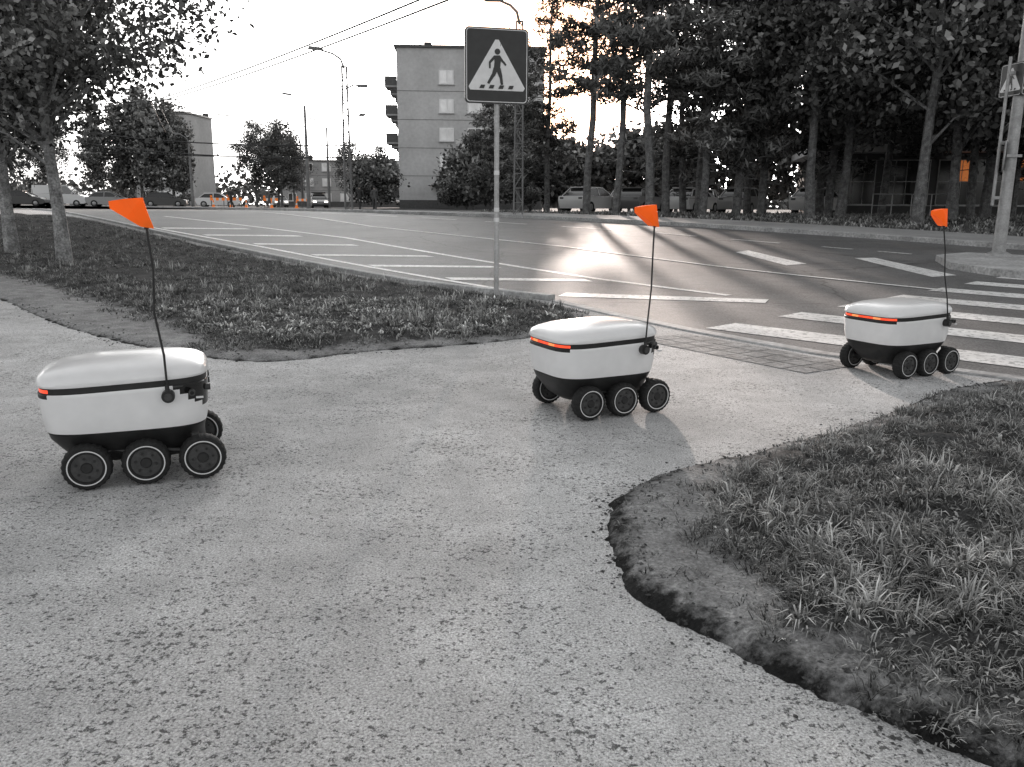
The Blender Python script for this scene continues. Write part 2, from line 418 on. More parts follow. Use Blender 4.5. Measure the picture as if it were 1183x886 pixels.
p3=blades(C,zR,6,.025,.004,.02,1.0,r,.7)
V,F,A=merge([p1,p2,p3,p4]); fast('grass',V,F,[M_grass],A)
def bI(Q):
    g=sdist(Q,isI)+nz(Q,1.5,5)*.3
    d=np.hypot(Q[:,0],Q[:,1]); return ss(g,-.14,.1)*np.clip(7./d,0,1)**1.8*np.clip(1.0+nz(Q,1.2,11)*1.8,.1,1)
ip=[(-22,28),(-16,31),(1.1,9),(1.0,8.3),(-1,6.2),(-2.5,6.1),(-8,10.5)]
C=scatter(ip,12000,r,bI); p1=blades(C,zI,8,.05,.008,.05,1.0,r)
C=scatter(ip,800,r,lambda Q:bI(Q)*ss(nz(Q,.8,2),0,.2)); p2=blades(C,zI,9,.10,.011,.04,.7,r,1.4)
C=scatter([(-4,8.5),(-2.2,7),(-.5,7.3),(.6,8.6),(.3,9.6),(-2,9.8),(-3.6,9.6)],800,r,bI); p3=blades(C,zI,7,.045,.02,.05,1.0,r,2.4)
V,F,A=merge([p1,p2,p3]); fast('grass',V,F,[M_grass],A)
C=scatter([(-1,37),(6,32),(12,26),(16,20),(30,20),(30,44),(-2,48)],4500,r,None); p1=blades(C,lambda Q:hv(Q[:,1]),6,.16,.05,.15,.8,r,1.0)
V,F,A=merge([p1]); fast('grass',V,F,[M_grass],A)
def crumbs(name,P,zf,s0,s1,mat,rng):
    b=B()
    for p,z in zip(P,zf(P)):
        s=s0+(s1-s0)*rng.random()**2.5; M=Matrix.Translation((p[0],p[1],z+s*.2))@Matrix.Rotation(rng.uniform(0,6),4,'Z')@Matrix.Diagonal((s,s*rng.uniform(.6,1),s*.5,1))
        vs=[(1,0,0),(-1,.1,0),(0,1,.1),(.1,-1,0),(0,0,1),(0,0,-1)]
        vs=[(a+rng.uniform(-.2,.2),c+rng.uniform(-.2,.2),e) for a,c,e in vs]
        b.add(vs,[(0,2,4),(2,1,4),(1,3,4),(3,0,4),(2,0,5),(1,2,5),(3,1,5),(0,3,5)],mat,M)
    return b.obj(name,recalc=False)
M_clod=simple('clod',.07,.95,((50,.4),))
C=scatter([(.1,1.3),(.1,3.8),(3,5.7),(3.6,5.7),(2,4),(1,3),(1.3,1.3)],1500,r,lambda Q:np.exp(-((sdist(Q,rgO)-.03)/.09)**2)*np.clip(.5+nz(Q,6,3)*2,.02,1))
crumbs('soil_clods',C,lambda Q:np.maximum(zR(Q),.008),.002,.011,M_clod,r)
C=scatter([(-6,10),(-6,8),(-2,5.8),(1.4,8),(1.2,9)],600,r,lambda Q:np.exp(-((sdist(Q,isO)-.05)/.12)**2)*np.clip(.5+nz(Q,4,3)*2,.02,1))
crumbs('soil_clods',C,lambda Q:np.maximum(zI(Q),.008+hv(Q[:,1])),.003,.014,M_clod,r)
C=scatter([(-2.6,1.3),(3,1.3),(3.2,5.4),(1,7.6),(-3,6),(-3.2,3)],1100,r,None)
crumbs('grit',C,lambda Q:np.full(len(Q),.008),.0012,.0045,simple('grit_stone',.1,.9,((50,.6),)),r)

# ---------------------------------------------------------------- trees
def leaves(C,size,aspect,rng,clval,flat=0.0):
    n=len(C)
    a=rng.normal(size=(n,3)); a[:,2]*=(1-flat); a/=np.linalg.norm(a,axis=1)[:,None]
    b_=rng.normal(size=(n,3)); b_[:,2]*=(1-flat*.7); b_-=a*(a*b_).sum(1)[:,None]; b_/=np.linalg.norm(b_,axis=1)[:,None]
    s=size*rng.uniform(.6,1.4,n)[:,None]
    V=np.stack([C-a*s,C+b_*s*aspect,C+a*s,C-b_*s*aspect],1).reshape(-1,3)
    i=np.arange(n)*4; F=np.stack([i,i+1,i+2,i+3],1).tolist()
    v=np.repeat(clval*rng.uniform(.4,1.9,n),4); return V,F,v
def assemble(name,bark,bmat,lv,lmat):
    V=np.concatenate([np.array(bark.v),lv[0]]); o=len(bark.v)
    F=bark.f+[[i+o for i in q] for q in lv[1]]
    mi=[0]*len(bark.f)+[1]*len(lv[1])
    val=np.concatenate([np.ones(o),lv[2]])
    return fast(name,V,F,[bmat,lmat],val,mi,link=False)
def deciduous(name,seed,H,tr,cb,cr,ncl,per,ls,lmat,bmat,sig=.17,top=.5):
    rng=np.random.default_rng(seed); b=B()
    pts=[(0,0,-.15)]; 
    k=7; ox=oy=0
    for i in range(1,k+1):
        ox+=rng.normal(0,.02*H*.25); oy+=rng.normal(0,.02*H*.25); pts.append((ox,oy,H*.88*i/k))
    rs=[tr*(1.25 if i==0 else 1)*(1-.85*i/k) for i in range(k+1)]
    b.tube(pts,rs,bmat,8)
    P=np.array(pts)
    def tz(z): return Vector((float(np.interp(z,P[:,2],P[:,0])),float(np.interp(z,P[:,2],P[:,1])),z))
    cz=(cb+H)/2; hz=(H-cb)/2
    cs=[];vals=[]
    lob=rng.uniform(0,6.28,4)
    while len(cs)<ncl:
        d=rng.normal(size=3); d/=np.linalg.norm(d); rr=rng.uniform(.15,1)**.55
        az=math.atan2(d[1],d[0]); lump=1+.16*math.sin(2*az+lob[0])+.13*math.sin(5*az+lob[1]+d[2]*3)+.12*math.sin(6*d[2]+lob[2])
        w=1.0-(.25*max(0,d[2]*rr))*top*2
        p=Vector((d[0]*cr*rr*lump*w,d[1]*cr*rr*lump*w,cz+d[2]*hz*rr*(.9+.2*rng.random())))
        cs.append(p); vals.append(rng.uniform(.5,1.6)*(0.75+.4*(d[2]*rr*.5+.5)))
    for p in cs[::max(1,len(cs)//34)]:
        z0=max(cb*.75,min(H*.8,p.z-abs(Vector((p.x,p.y,0)).length)*rng.uniform(.5,1.0)))
        a=tz(z0); m=a.lerp(p,.5)+Vector((rng.normal(0,.08),rng.normal(0,.08),.08*cr))
        r0=tr*.33*(1-z0/H*.6); b.tube([a,m,p],[r0,r0*.55,r0*.15],bmat,5,cap=False)
    C=[];v=[]
    s=sig*cr
    for p,q in zip(cs,vals):
        n=int(per*rng.uniform(.5,1.5)); g=rng.normal(0,1,(n,3))*np.array([s,s,s*.75])*rng.uniform(.7,1.2)
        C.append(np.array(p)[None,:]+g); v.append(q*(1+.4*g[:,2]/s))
    C=np.concatenate(C); v=np.clip(np.concatenate(v),.25,2.6)
    k_=C[:,2]>cb*.55; C=C[k_]; v=v[k_]
    return assemble(name,b,bmat,leaves(C,ls,.6,rng,v),lmat)
def pine(name,seed,H,tr,cb,cr,per,ls=.17):
    rng=np.random.default_rng(seed); b=B()
    k=8; pts=[(0,0,-.2)]; ox=oy=0
    for i in range(1,k+1):
        ox+=rng.normal(0,.07); oy+=rng.normal(0,.07); pts.append((ox,oy,H*i/k))
    b.tube(pts,[tr*(1-.88*i/k) for i in range(k+1)],M_bark,8)
    P=np.array(pts); C=[];v=[]
    z=cb
    for _ in range(10):
        zz=rng.uniform(cb*.4,cb); a=rng.uniform(0,6.28); L=rng.uniform(.3,1.3); o=Vector((np.interp(zz,P[:,2],P[:,0]),np.interp(zz,P[:,2],P[:,1]),zz))
        b.tube([o,o+Vector((math.cos(a)*L,math.sin(a)*L,-.1))],[.03,.01],M_bark,4,cap=False)
    while z<H-.1:
        t=(z-cb)/(H-cb); L0=cr*(1-t)**.6*(.55+.45*min(1,t*4+.3))
        for j in range(rng.integers(2,5)):
            a=rng.uniform(0,6.28); L=L0*rng.uniform(.35,1.2)
            o=Vector((np.interp(z,P[:,2],P[:,0]),np.interp(z,P[:,2],P[:,1]),z))
            up=rng.uniform(-.15,.3)
            e=o+Vector((math.cos(a)*L,math.sin(a)*L,L*up)); m=o.lerp(e,.5)+Vector((0,0,-.06*L))
            r0=.05*(1-t*.6); b.tube([o,m,e],[r0,r0*.6,r0*.2],M_bark,4,cap=False)
            nt_=max(2,int(L*3.2)); q=rng.uniform(.4,1.8)
            for i in range(nt_):
                f=rng.uniform(.35,1.05); c=o.lerp(e,f)+Vector((rng.normal(0,.22),rng.normal(0,.22),rng.normal(0.05,.1)))
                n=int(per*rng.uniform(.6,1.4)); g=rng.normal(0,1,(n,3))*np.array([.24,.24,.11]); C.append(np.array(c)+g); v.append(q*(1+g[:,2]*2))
        z+=rng.uniform(.3,.6)
    C=np.concatenate(C); v=np.clip(np.concatenate(v),.2,2.6)
    return assemble(name,b,M_bark,leaves(C,ls,.24,rng,v),M_needle)
def place(me,name,x,y,s=1,rz=0,lean=(0,0),sz=None):
    o=bpy.data.objects.new(name,me); COL.objects.link(o); o.location=(x,y,h(y)); o.scale=(s,s,sz or s); o.rotation_euler=(lean[0],lean[1],rz); return o
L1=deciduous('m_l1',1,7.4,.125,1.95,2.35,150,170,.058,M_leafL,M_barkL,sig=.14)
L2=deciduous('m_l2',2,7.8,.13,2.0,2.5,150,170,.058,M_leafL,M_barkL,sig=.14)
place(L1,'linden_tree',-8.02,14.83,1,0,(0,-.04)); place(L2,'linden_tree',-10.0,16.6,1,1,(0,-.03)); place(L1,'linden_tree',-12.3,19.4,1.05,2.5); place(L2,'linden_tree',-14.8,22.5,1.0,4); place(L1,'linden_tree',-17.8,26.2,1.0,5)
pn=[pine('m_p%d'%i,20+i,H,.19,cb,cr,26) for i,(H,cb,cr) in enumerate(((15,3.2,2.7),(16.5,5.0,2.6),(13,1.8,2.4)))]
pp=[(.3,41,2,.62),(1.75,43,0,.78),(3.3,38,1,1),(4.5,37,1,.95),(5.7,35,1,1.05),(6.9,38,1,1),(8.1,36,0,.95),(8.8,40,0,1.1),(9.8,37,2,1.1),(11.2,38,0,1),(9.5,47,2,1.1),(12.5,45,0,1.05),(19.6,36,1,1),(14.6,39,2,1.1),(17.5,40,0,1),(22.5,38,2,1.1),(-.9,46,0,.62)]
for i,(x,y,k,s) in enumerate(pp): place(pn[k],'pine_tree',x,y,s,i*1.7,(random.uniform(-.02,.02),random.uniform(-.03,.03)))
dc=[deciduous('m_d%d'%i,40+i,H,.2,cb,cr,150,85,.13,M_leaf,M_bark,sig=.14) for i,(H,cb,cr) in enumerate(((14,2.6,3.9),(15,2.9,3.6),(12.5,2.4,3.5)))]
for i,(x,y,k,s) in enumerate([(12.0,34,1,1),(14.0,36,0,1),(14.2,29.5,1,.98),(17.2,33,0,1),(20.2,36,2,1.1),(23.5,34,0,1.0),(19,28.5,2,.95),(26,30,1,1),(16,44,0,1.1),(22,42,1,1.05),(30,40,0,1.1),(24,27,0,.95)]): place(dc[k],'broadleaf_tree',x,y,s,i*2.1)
sh=deciduous('m_s',60,3.6,.07,.35,1.7,70,70,.13,M_leaf,M_bark,sig=.2)
for i,(x,y,s) in enumerate([(-12.9,78,1.35),(-5.2,76,.85),(-3.6,76,1.25),(-2.0,74,1.5),(0.6,52,1.3),(2.2,56,1.3),(1.2,60,1.8),(5.4,66,1.5),(-15.5,95,1.2),(12,62,1.8),(17,60,2),(-4.4,80,1.6),(-1.2,58,1.5),(8.8,64,1.7)]): place(sh,'shrub',x,y,s,i*1.3)
po=[deciduous('m_po%d'%i,70+i,11,.16,.9,1.2,100,70,.16,M_leaf,M_bark,sig=.3) for i in range(2)]
for i,(x,y,s) in enumerate([(-41.6,90,1.05),(-40,91,1.15),(-38.2,89,1.08),(-36.6,91,1.02),(-35.2,90,.9),(-43.3,88,.95)]): place(po[i%2],'poplar_tree',x,y,s,i)
for i,(x,y,k,s) in enumerate([(-31,102,0,.72),(-27.5,100,2,.8),(-29,104,1,.7),(-58,105,0,.8),(-66,108,1,.8),(-19,120,2,.7),(-35,135,0,.75),(-24,125,1,.7)]): place(dc[k],'broadleaf_tree',x,y,s,i*2.1)
rng=np.random.default_rng(99); C=[];v=[]
for i in range(520):
    x=rng.uniform(-190,210); y=rng.uniform(170,235); H=rng.uniform(3,9)
    q=rng.uniform(.5,1.3); g=rng.normal(0,1,(55,3))*np.array([2.2,2.0,H*.28]); c=np.array([x,y,.85+H*.5]); g=c+g; g[:,2]=np.maximum(g[:,2],.9); C.append(g); v.append(np.full(55,q))
V,F,A=leaves(np.concatenate(C),.65,.7,rng,np.concatenate(v)); fast('distant_treeline',V,F,[M_leaf],A)

# ---------------------------------------------------------------- buildings
def window(b,x,z,w,hh,y,M=None,lit=None,mull=1):
    b.box((x,y-.03,z),(w,.10,hh),M_frame,M)
    g=lit or M_glass
    if mull==1:
        b.box((x-w*.2,y-.085,z),(w*.42,.03,hh*.84),g,M); b.box((x+w*.26,y-.085,z),(w*.3,.03,hh*.84),g,M)
    else: b.box((x,y-.085,z),(w*.86,.03,hh*.84),g,M)
    b.box((x,y-.1,z-hh/2-.05),(w+.2,.2,.06),M_lsteel,M)
def apartment(name,loc,rz,W,Dp,Ht,floors,cols,wall,zb=1.9,sp=2.8,balc=True,plinth=True):
    b=B(); b.box((W/2,Dp/2,Ht/2),(W,Dp,Ht),wall)
    b.box((W/2,Dp/2,Ht+.12),(W+.5,Dp+.5,.24),M_dsteel)
    if plinth: b.box((W/2,-.02,.45),(W-.01,.06,.9),M_dsteel)
    for i in range(floors):
        z=zb+i*sp
        for j,x in enumerate(cols): window(b,x,z,1.5,1.35,0,lit=M_gdark if (i*3+j*5)%11==0 else None)
        b.box((W/2,-.012,z-1.35),(W-.02,.03,.04),M_dsteel)
        if balc:
            for j in range(int(Dp/6)):
                y=2.2+j*6
                b.box((-.65,y,z-.85),(1.3,3.2,.14),M_wall2)
                b.box((-1.27,y,z-.32),(.06,3.2,.92),M_dsteel); b.box((-.65,y-1.57,z-.32),(1.18,.05,.92),M_dsteel); b.box((-.65,y+1.57,z-.32),(1.18,.05,.92),M_dsteel)
                b.box((-.03,y,z),(.08,2.6,1.5),M_gdark)
                b.box((-.03,y+3,z),(.08,1.3,1.3),M_gdark)
    for k in range(4): b.box((W*.2+k*W*.2,4+k*3,Ht+.7),(.8,.8,1.0),M_wall3)
    b.box((W*.3,-.6,2.4),(2.2,1.2,.12),M_dsteel); b.box((W*.3,-.06,1.15),(1.1,.1,2.2),M_dsteel)
    return b.obj(name,loc=loc,rotz=rz)
apartment('apartment_building',(-11.9,88,h(88)),math.radians(3),15,34,15.9,5,(5.0,7.9,11.0,13.4),M_wall)
apartment('apartment_building',(-66,148,.85),math.radians(-4),9.5,11,15.6,5,(1.5,3.6,5.6,7.7),M_wall2,balc=False)
apartment('apartment_building',(-40,145,.85),0,22,12,7.6,3,(2,5,8,11,14,17,20),M_wall2,zb=1.6,sp=2.5,balc=False)
b=B(); Wd,Hh=26,8.0
b.box((Wd/2,6,Hh/2),(Wd,12,Hh),M_wall3); b.box((Wd/2,5.4,3.55),(Wd+1.6,13.6,.4),M_wall2); b.box((Wd/2,6,Hh+.15),(Wd+.6,12.6,.3),M_dsteel)
for i in range(9):
    x=1.6+i*2.8
    b.box((x,-.03,1.75),(2.4,.1,2.5),M_steel)
    for k in range(4):
        xx=x-.87+k*.58
        b.box((xx,-.09,1.2),(.53,.03,1.2),M_gdark); b.box((xx,-.09,2.4),(.53,.03,1.1),M_warm if (i in(2,3) and k in(1,2)) else M_gdark)
    b.box((x,-.03,5.6),(2.2,.1,1.7),M_wall2); b.box((x-.5,-.09,5.6),(.95,.03,1.5),M_gdark); b.box((x+.52,-.09,5.6),(.95,.03,1.5),M_gdark)
b.obj('shop_building',loc=(17.5,48,h(48)),rotz=math.radians(-12))
b=B()
for i in range(5): b.tube([(i*.8,0,0),(i*.8,0,1)],.022,M_steel,6)
for z in(.5,1.0): b.tube([(0,0,z),(3.2,0,z)],.022,M_steel,6)
b.obj('railing',loc=(16.2,38,h(38)),rotz=-.3)

# ---------------------------------------------------------------- signs and poles
def ngon(cx,cz,r,n=20,a0=0): return [(cx+r*math.cos(a0+2*math.pi*i/n),cz+r*math.sin(a0+2*math.pi*i/n)) for i in range(n)]
def rrect(w,hh,r,n=5):
    out=[]
    for cx,cz,a in((w/2-r,hh/2-r,0),(-w/2+r,hh/2-r,90),(-w/2+r,-hh/2+r,180),(w/2-r,-hh/2+r,270)):
        for i in range(n+1):
            t=math.radians(a+90*i/n); out.append((cx+r*math.cos(t),cz+r*math.sin(t)))
    return out
def seg(a,c,w0,w1):
    a=Vector(a);c=Vector(c);d=(c-a).normalized();n=Vector((-d.y,d.x)); return [tuple(a+n*w0),tuple(a-n*w0),tuple(c-n*w1),tuple(c+n*w1)]
def crossing_face(b,w,hh,M,back=.03):
    b.prism(rrect(w,hh,.05),0,back,M_sblack,M); b.prism(rrect(w*.985,hh*.985,.05),back+.001,back+.004,M_steel,M)
    o=rrect(w-.03,hh-.03,.04); i_=rrect(w-.046,hh-.046,.034); n=len(o)
    b.add([(x,-.002,z) for x,z in o]+[(x,-.002,z) for x,z in i_],[(i,(i+1)%n,(i+1)%n+n,i+n) for i in range(n)],M_swhite,M)
    s=w/.75
    tri=[(-.315*s,-.27*s),(-.335*s,-.235*s),(-.02*s,.285*s),(.02*s,.285*s),(.335*s,-.235*s),(.315*s,-.27*s)]
    b.prism(tri,-.004,-.001,M_swhite,M)
    def blk(pr,o=0): b.prism([(x*s,z*s) for x,z in pr],-.008-o,-.005-o,M_sblack,M)
    blk(ngon(.005,.155,.033))
    blk([(-.035,.112),(.035,.115),(.045,.06),(.035,-.04),(-.04,-.04),(-.03,.04)])
    blk(seg((-.025,.10),(-.085,.035),.016,.013),.0005); blk(seg((-.085,.04),(-.085,-.03),.012,.01),.001)
    blk(seg((.025,.10),(.07,.045),.016,.013),.0005); blk(seg((.07,.05),(.105,.01),.012,.01),.001)
    blk(seg((-.015,-.03),(-.045,-.11),.028,.02),.0005); blk(seg((-.045,-.10),(-.105,-.195),.02,.014),.001)
    blk(seg((.015,-.03),(.045,-.12),.028,.02),.0015); blk(seg((.044,-.11),(.06,-.205),.018,.014),.002)
    for k in(-.21,-.1,.015,.13): blk([(k,-.25),(k+.055,-.25),(k+.07,-.212),(k+.02,-.212)],.003)
sp=empty('pedestrian_crossing_sign',(-.2,10.11,h(10.11)))
b=B(); crossing_face(b,.75,.83,Matrix.Translation((0,-.05,2.77))@Matrix.Rotation(math.radians(14),4,'Z'))
b.obj('sign_plate',parent=sp)
b=B(); b.tube([(0,0,-.1),(0.0,0,3.12)],.03,M_lsteel,14)
for z in(1.0,1.12,1.55): b.tube([(0,0,z),(0,0,z+.05)],.0325,M_swhite,14)
b.tube([(0,0,-.02),(0,0,.10)],[.05,.034],M_dsteel,14)
for z in(2.6,3.0): b.box((0,-.0,z),(.09,.09,.03),M_steel)
b.obj('post',parent=sp,smooth=True)
tp_=empty('traffic_pole',(9.78,16.76,h(16.76)+.12))
b=B(); b.tube([(0,0,0),(0,0,1.2),(0,0,8)],[.125,.11,.085],M_steel,16); b.tube([(0,0,0),(0,0,.05),(0,0,.1)],[.24,.23,.13],M_steel,16)
b.tube([(-.22,.05,1.0),(-.22,.05,3.8)],.03,M_steel,10)
for z in(1.15,2.2,3.5): b.box((-.11,.03,z),(.26,.05,.06),M_steel)
b.obj('pole',parent=tp_,smooth=True)
b=B(); crossing_face(b,.58,.62,Matrix.Translation((.2,-.16,3.38))@Matrix.Rotation(math.radians(8),4,'Z')); 
Ms=Matrix.Translation((-.13,.1,3.38))@Matrix.Rotation(math.radians(-80),4,'Z'); crossing_face(b,.58,.62,Ms,.08)
b.obj('crossing_sign_plates',parent=tp_)
b=B(); b.prism(ngon(0,0,.29,28),0,.02,M_steel,Matrix.Translation((-.18,-.1,1.95))@Matrix.Rotation(math.radians(62),4,'Z')); b.box((-.02,-.13,1.95),(.3,.04,.05),M_steel); b.obj('round_sign',parent=tp_)
def lattice(b,H,w0,w1,mat):
    for sx in(-1,1):
        for sy in(-1,1): b.tube([(sx*w0,sy*w0*.7,0),(sx*w1,sy*w1*.7,H)],.034,mat,5)
    n=int(H/.55)
    for i in range(n):
        z=i*H/n;z2=(i+1)*H/n;a=w0+(w1-w0)*z/H;c=w0+(w1-w0)*z2/H; sg=1 if i%2 else -1
        for sy in(-1,1): b.tube([(sg*a,sy*a*.7,z),(-sg*c,sy*c*.7,z2)],.018,mat,4)
        b.tube([(-a,sg*a*.7,z),(-c,-sg*c*.7,z2)],.018,mat,4)
        b.box((0,0,z2),(2*c+.03,1.4*c+.03,.03),mat)
def lamp(x,y,H,arm,az,kind='conc',extra=False):
    e=empty('street_lamp',(x,y,h(y)))
    b=B()
    if kind=='lat': lattice(b,H,.18,.12,M_conc)
    else: b.tube([(0,0,-.1),(0,0,H)],[.17,.10],M_conc,10)
    b.obj('mast',parent=e,smooth=True)
    b=B(); R=Matrix.Rotation(az,4,'Z')
    pts=[(0,0,H-.1),(arm*.15,0,H+.35),(arm*.5,0,H+.62),(arm,0,H+.8)]
    b.tube(pts,[.06,.055,.05,.045],M_conc,8,R); b.obj('arm',parent=e,smooth=True)
    b=B(); b.add([(arm-.1,-.12,H+.78),(arm+.7,-.16,H+.86),(arm+.7,.16,H+.86),(arm-.1,.12,H+.78),(arm-.05,-.06,H+.93),(arm+.6,-.09,H+1.02),(arm+.6,.09,H+1.02),(arm-.05,.06,H+.93)],[(0,1,2,3),(4,5,6,7),(0,1,5,4),(1,2,6,5),(2,3,7,6),(3,0,4,7)],M_conc,R)
    if extra:
        b.tube([(0,0,H-1.1),(-.5,0,H-.9),(-.75,0,H-.95)],.045,M_conc,6,R); b.box((-.95,0,H-.97),(.5,.2,.14),M_conc,R)
        b.tube([(0,0,H-2.4),(-1.0,0,H-2.4)],.04,M_dsteel,6,R); b.box((-.9,0,H-2.35),(.3,.1,.1),M_dsteel,R)
    b.obj('lamp_head',parent=e)
    return e
lamp(-8.6,44,7.2,1.2,math.pi-.2,'lat',True)
lamp(-17,70,8.2,1.1,math.pi,'conc'); lamp(-21.4,98,9.0,1.3,math.pi)
lamp(.2,34,7.4,.8,math.pi-.4,'lat'); lamp(-33.5,88,6.5,.8,math.pi); lamp(-27,108,8.5,1.3,math.pi)
def wire(b,a,c,sag,r=.012):
    a=Vector(a);c=Vector(c); b.tube([a.lerp(c,i/14)-Vector((0,0,sag*4*(i/14)*(1-i/14))) for i in range(15)],r,M_black,5)
b=B()
wire(b,(-22.6,53.6,7.4),(-2.5,23.3,6.5),.15,.032); wire(b,(-2.5,23.3,6.5),(12,1.5,5.9),.1,.028)
wire(b,(-22.2,53.8,7.4),(-1.75,23.3,6.5),.15,.032); wire(b,(-1.75,23.3,6.5),(12.8,1.7,5.9),.1,.028)
wire(b,(-44,110,9),(-22.6,53.6,7.4),.2,.04); wire(b,(-43.2,110,9),(-22.2,53.8,7.4),.2,.04)
wire(b,(-40,60,7.6),(-8.6,44,7.1),.25,.025); wire(b,(-42,70,9.0),(-17,70,8.2),.2,.03)
wire(b,(-44,66,8.6),(-8.6,44,4.2),.9,.035); wire(b,(-44,66,8.0),(-8.6,44,3.6),1.0,.035); wire(b,(-22.5,53.6,7.5),(-17,70,7.4),.2,.03)
wire(b,(-50,60,6.5),(-17,70,5.0),.6,.035)
b.obj('overhead_wires')

# ---------------------------------------------------------------- vehicles
def car(name,x,y,rz,paint,van=False,lights=False):
    e=empty(name,(x,y,h(y)+.004),rz)
    b=B(); w=.88
    if van:
        low=[(-2.5,.35),(-2.55,.9),(-2.5,1.25),(1.45,1.2),(2.2,1.05),(2.5,.85),(2.52,.4),(2.3,.28),(-2.4,.28)]
        win=[(-2.45,1.25),(-2.38,2.0),(.8,1.98),(1.55,1.22)]
    else:
        low=[(-2.05,.45),(-2.12,.7),(-2.05,.93),(-1.5,.98),(.85,.95),(1.7,.82),(2.1,.62),(2.12,.38),(1.9,.24),(-1.9,.24)]
        win=[(-1.75,.96),(-1.25,1.36),(-.2,1.43),(.25,1.40),(1.05,.94)]
    b.prism(low,-w,w,paint)
    zt=max(z for _,z in win); n=len(win); zb=min(z for _,z in win)
    def ins(z): return w-.03-(.22 if not van else .1)*(z-zb)/(zt-zb)
    vs=[(xx,-ins(z),z) for xx,z in win]+[(xx,ins(z),z) for xx,z in win]
    b.add(vs,[tuple(range(n)),tuple(reversed(range(n,2*n)))]+[(i,i+n,(i+1)%n+n,(i+1)%n) for i in range(n)],M_gdark)
    tops=[p for p in win if p[1]>zt-.1]; x0,x1=tops[0][0],tops[-1][0]
    b.box(((x0+x1)/2,0,zt+.015),(x1-x0+.05,2*ins(zt)+.04,.05),paint)
    for k in range(n-1):
        for sy in(-1,1):
            p,q=win[k],win[k+1]
            b.tube([(p[0],sy*ins(p[1]),p[1]),(q[0],sy*ins(q[1]),q[1])],.035,paint,5)
    for sy in(-1,1): b.tube([(-.35,sy*(ins(.96 if not van else 1.2)+.005),.95 if not van else 1.2),(-.35,sy*(ins(zt)+.005),zt)],.04,paint,5)
    if van: b.box((-1.6,0,1.65),(1.5,2*w-.06,.8),paint)
    for sy in(-1,1):
        b.box((2.02 if not van else 2.42,sy*.6,.66 if not van else .85),(.2,.35,.16),M_head if lights else M_frame)
        b.box((-2.04 if not van else -2.5,sy*.65,.78 if not van else 1.0),(.12,.25,.18),M_dsteel)
        b.box((.75 if not van else 1.3,sy*(w+.08),1.0 if not van else 1.3),(.12,.16,.12),paint)
    b.obj('body',parent=e,smooth=True)
    b=B()
    for xx in((-1.3,1.32) if not van else(-1.6,1.6)):
        for sy in(-1,1):
            b.tube([(xx,sy*(w-.2),.32),(xx,sy*(w+.015),.32)],.32,M_rub,18); b.tube([(xx,sy*(w+.016),.32),(xx,sy*(w+.03),.32)],[.19,.17],M_steel,12)
    b.obj('wheels',parent=e,smooth=True)
car('parked_van',-45.0,84,.15,CARM[0],van=True)
for x,y,rz,c in [(-50,82,.3,3),(-54,80,.3,0),(-40.2,84,.2,2),(-35.5,86,.2,1),(-46,79,.2,1),(-58,84,.4,2),(-30.5,87,.2,0)]: car('parked_car',x,y,rz,CARM[c])
for x,y,rz,c in [(4.6,50,.9,0),(7.6,50.5,1.0,3),(10.6,50,.9,0),(3.4,56,1.9,1),(13.4,49,1.0,2),(7.5,56,1.3,0),(12.5,55,1.2,0),(17.0,47,.9,0)]: car('parked_car',x,y,rz,CARM[c])
car('car',-21.5,93,-1.25,CARM[3],lights=True); car('car',-30.5,110,-1.2,CARM[0],lights=True)
def barrier(x,y,rz):
    b=B()
    for sx in(-.6,.6): b.box((sx,0,.5),(.06,.06,1.0),M_dsteel); b.box((sx,0,.03),(.1,.6,.06),M_dsteel)
    for i in range(5): b.box((-.56+i*.28,-.045,.82),(.278,.03,.26),M_orange if i%2==0 else M_swhite)
    b.tube([(-.6,0,1.0),(-.6,0,1.2)],[.1,.09],M_orange,10)
    b.obj('construction_barrier',loc=(x,y,h(y)),rotz=rz)
for x,y,rz in[(-29.5,84,.1),(-26.5,80,.5),(-24.2,84,.2),(-22,88,-.2)]: barrier(x,y,rz)
def cone(x,y):
    b=B(); b.box((0,0,.02),(.4,.4,.04),M_orange); b.tube([(0,0,.04),(0,0,.3)],[.15,.10],M_orange,14); b.tube([(0,0,.3),(0,0,.48)],[.10,.066],M_swhite,14); b.tube([(0,0,.48),(0,0,.75)],[.066,.025],M_orange,14)
    b.obj('traffic_cone',loc=(x,y,h(y)+.004))
for x,y in[(-25.5,76),(-23.8,75),(-22.4,78),(-27.8,78),(-20.6,80)]: cone(x,y)

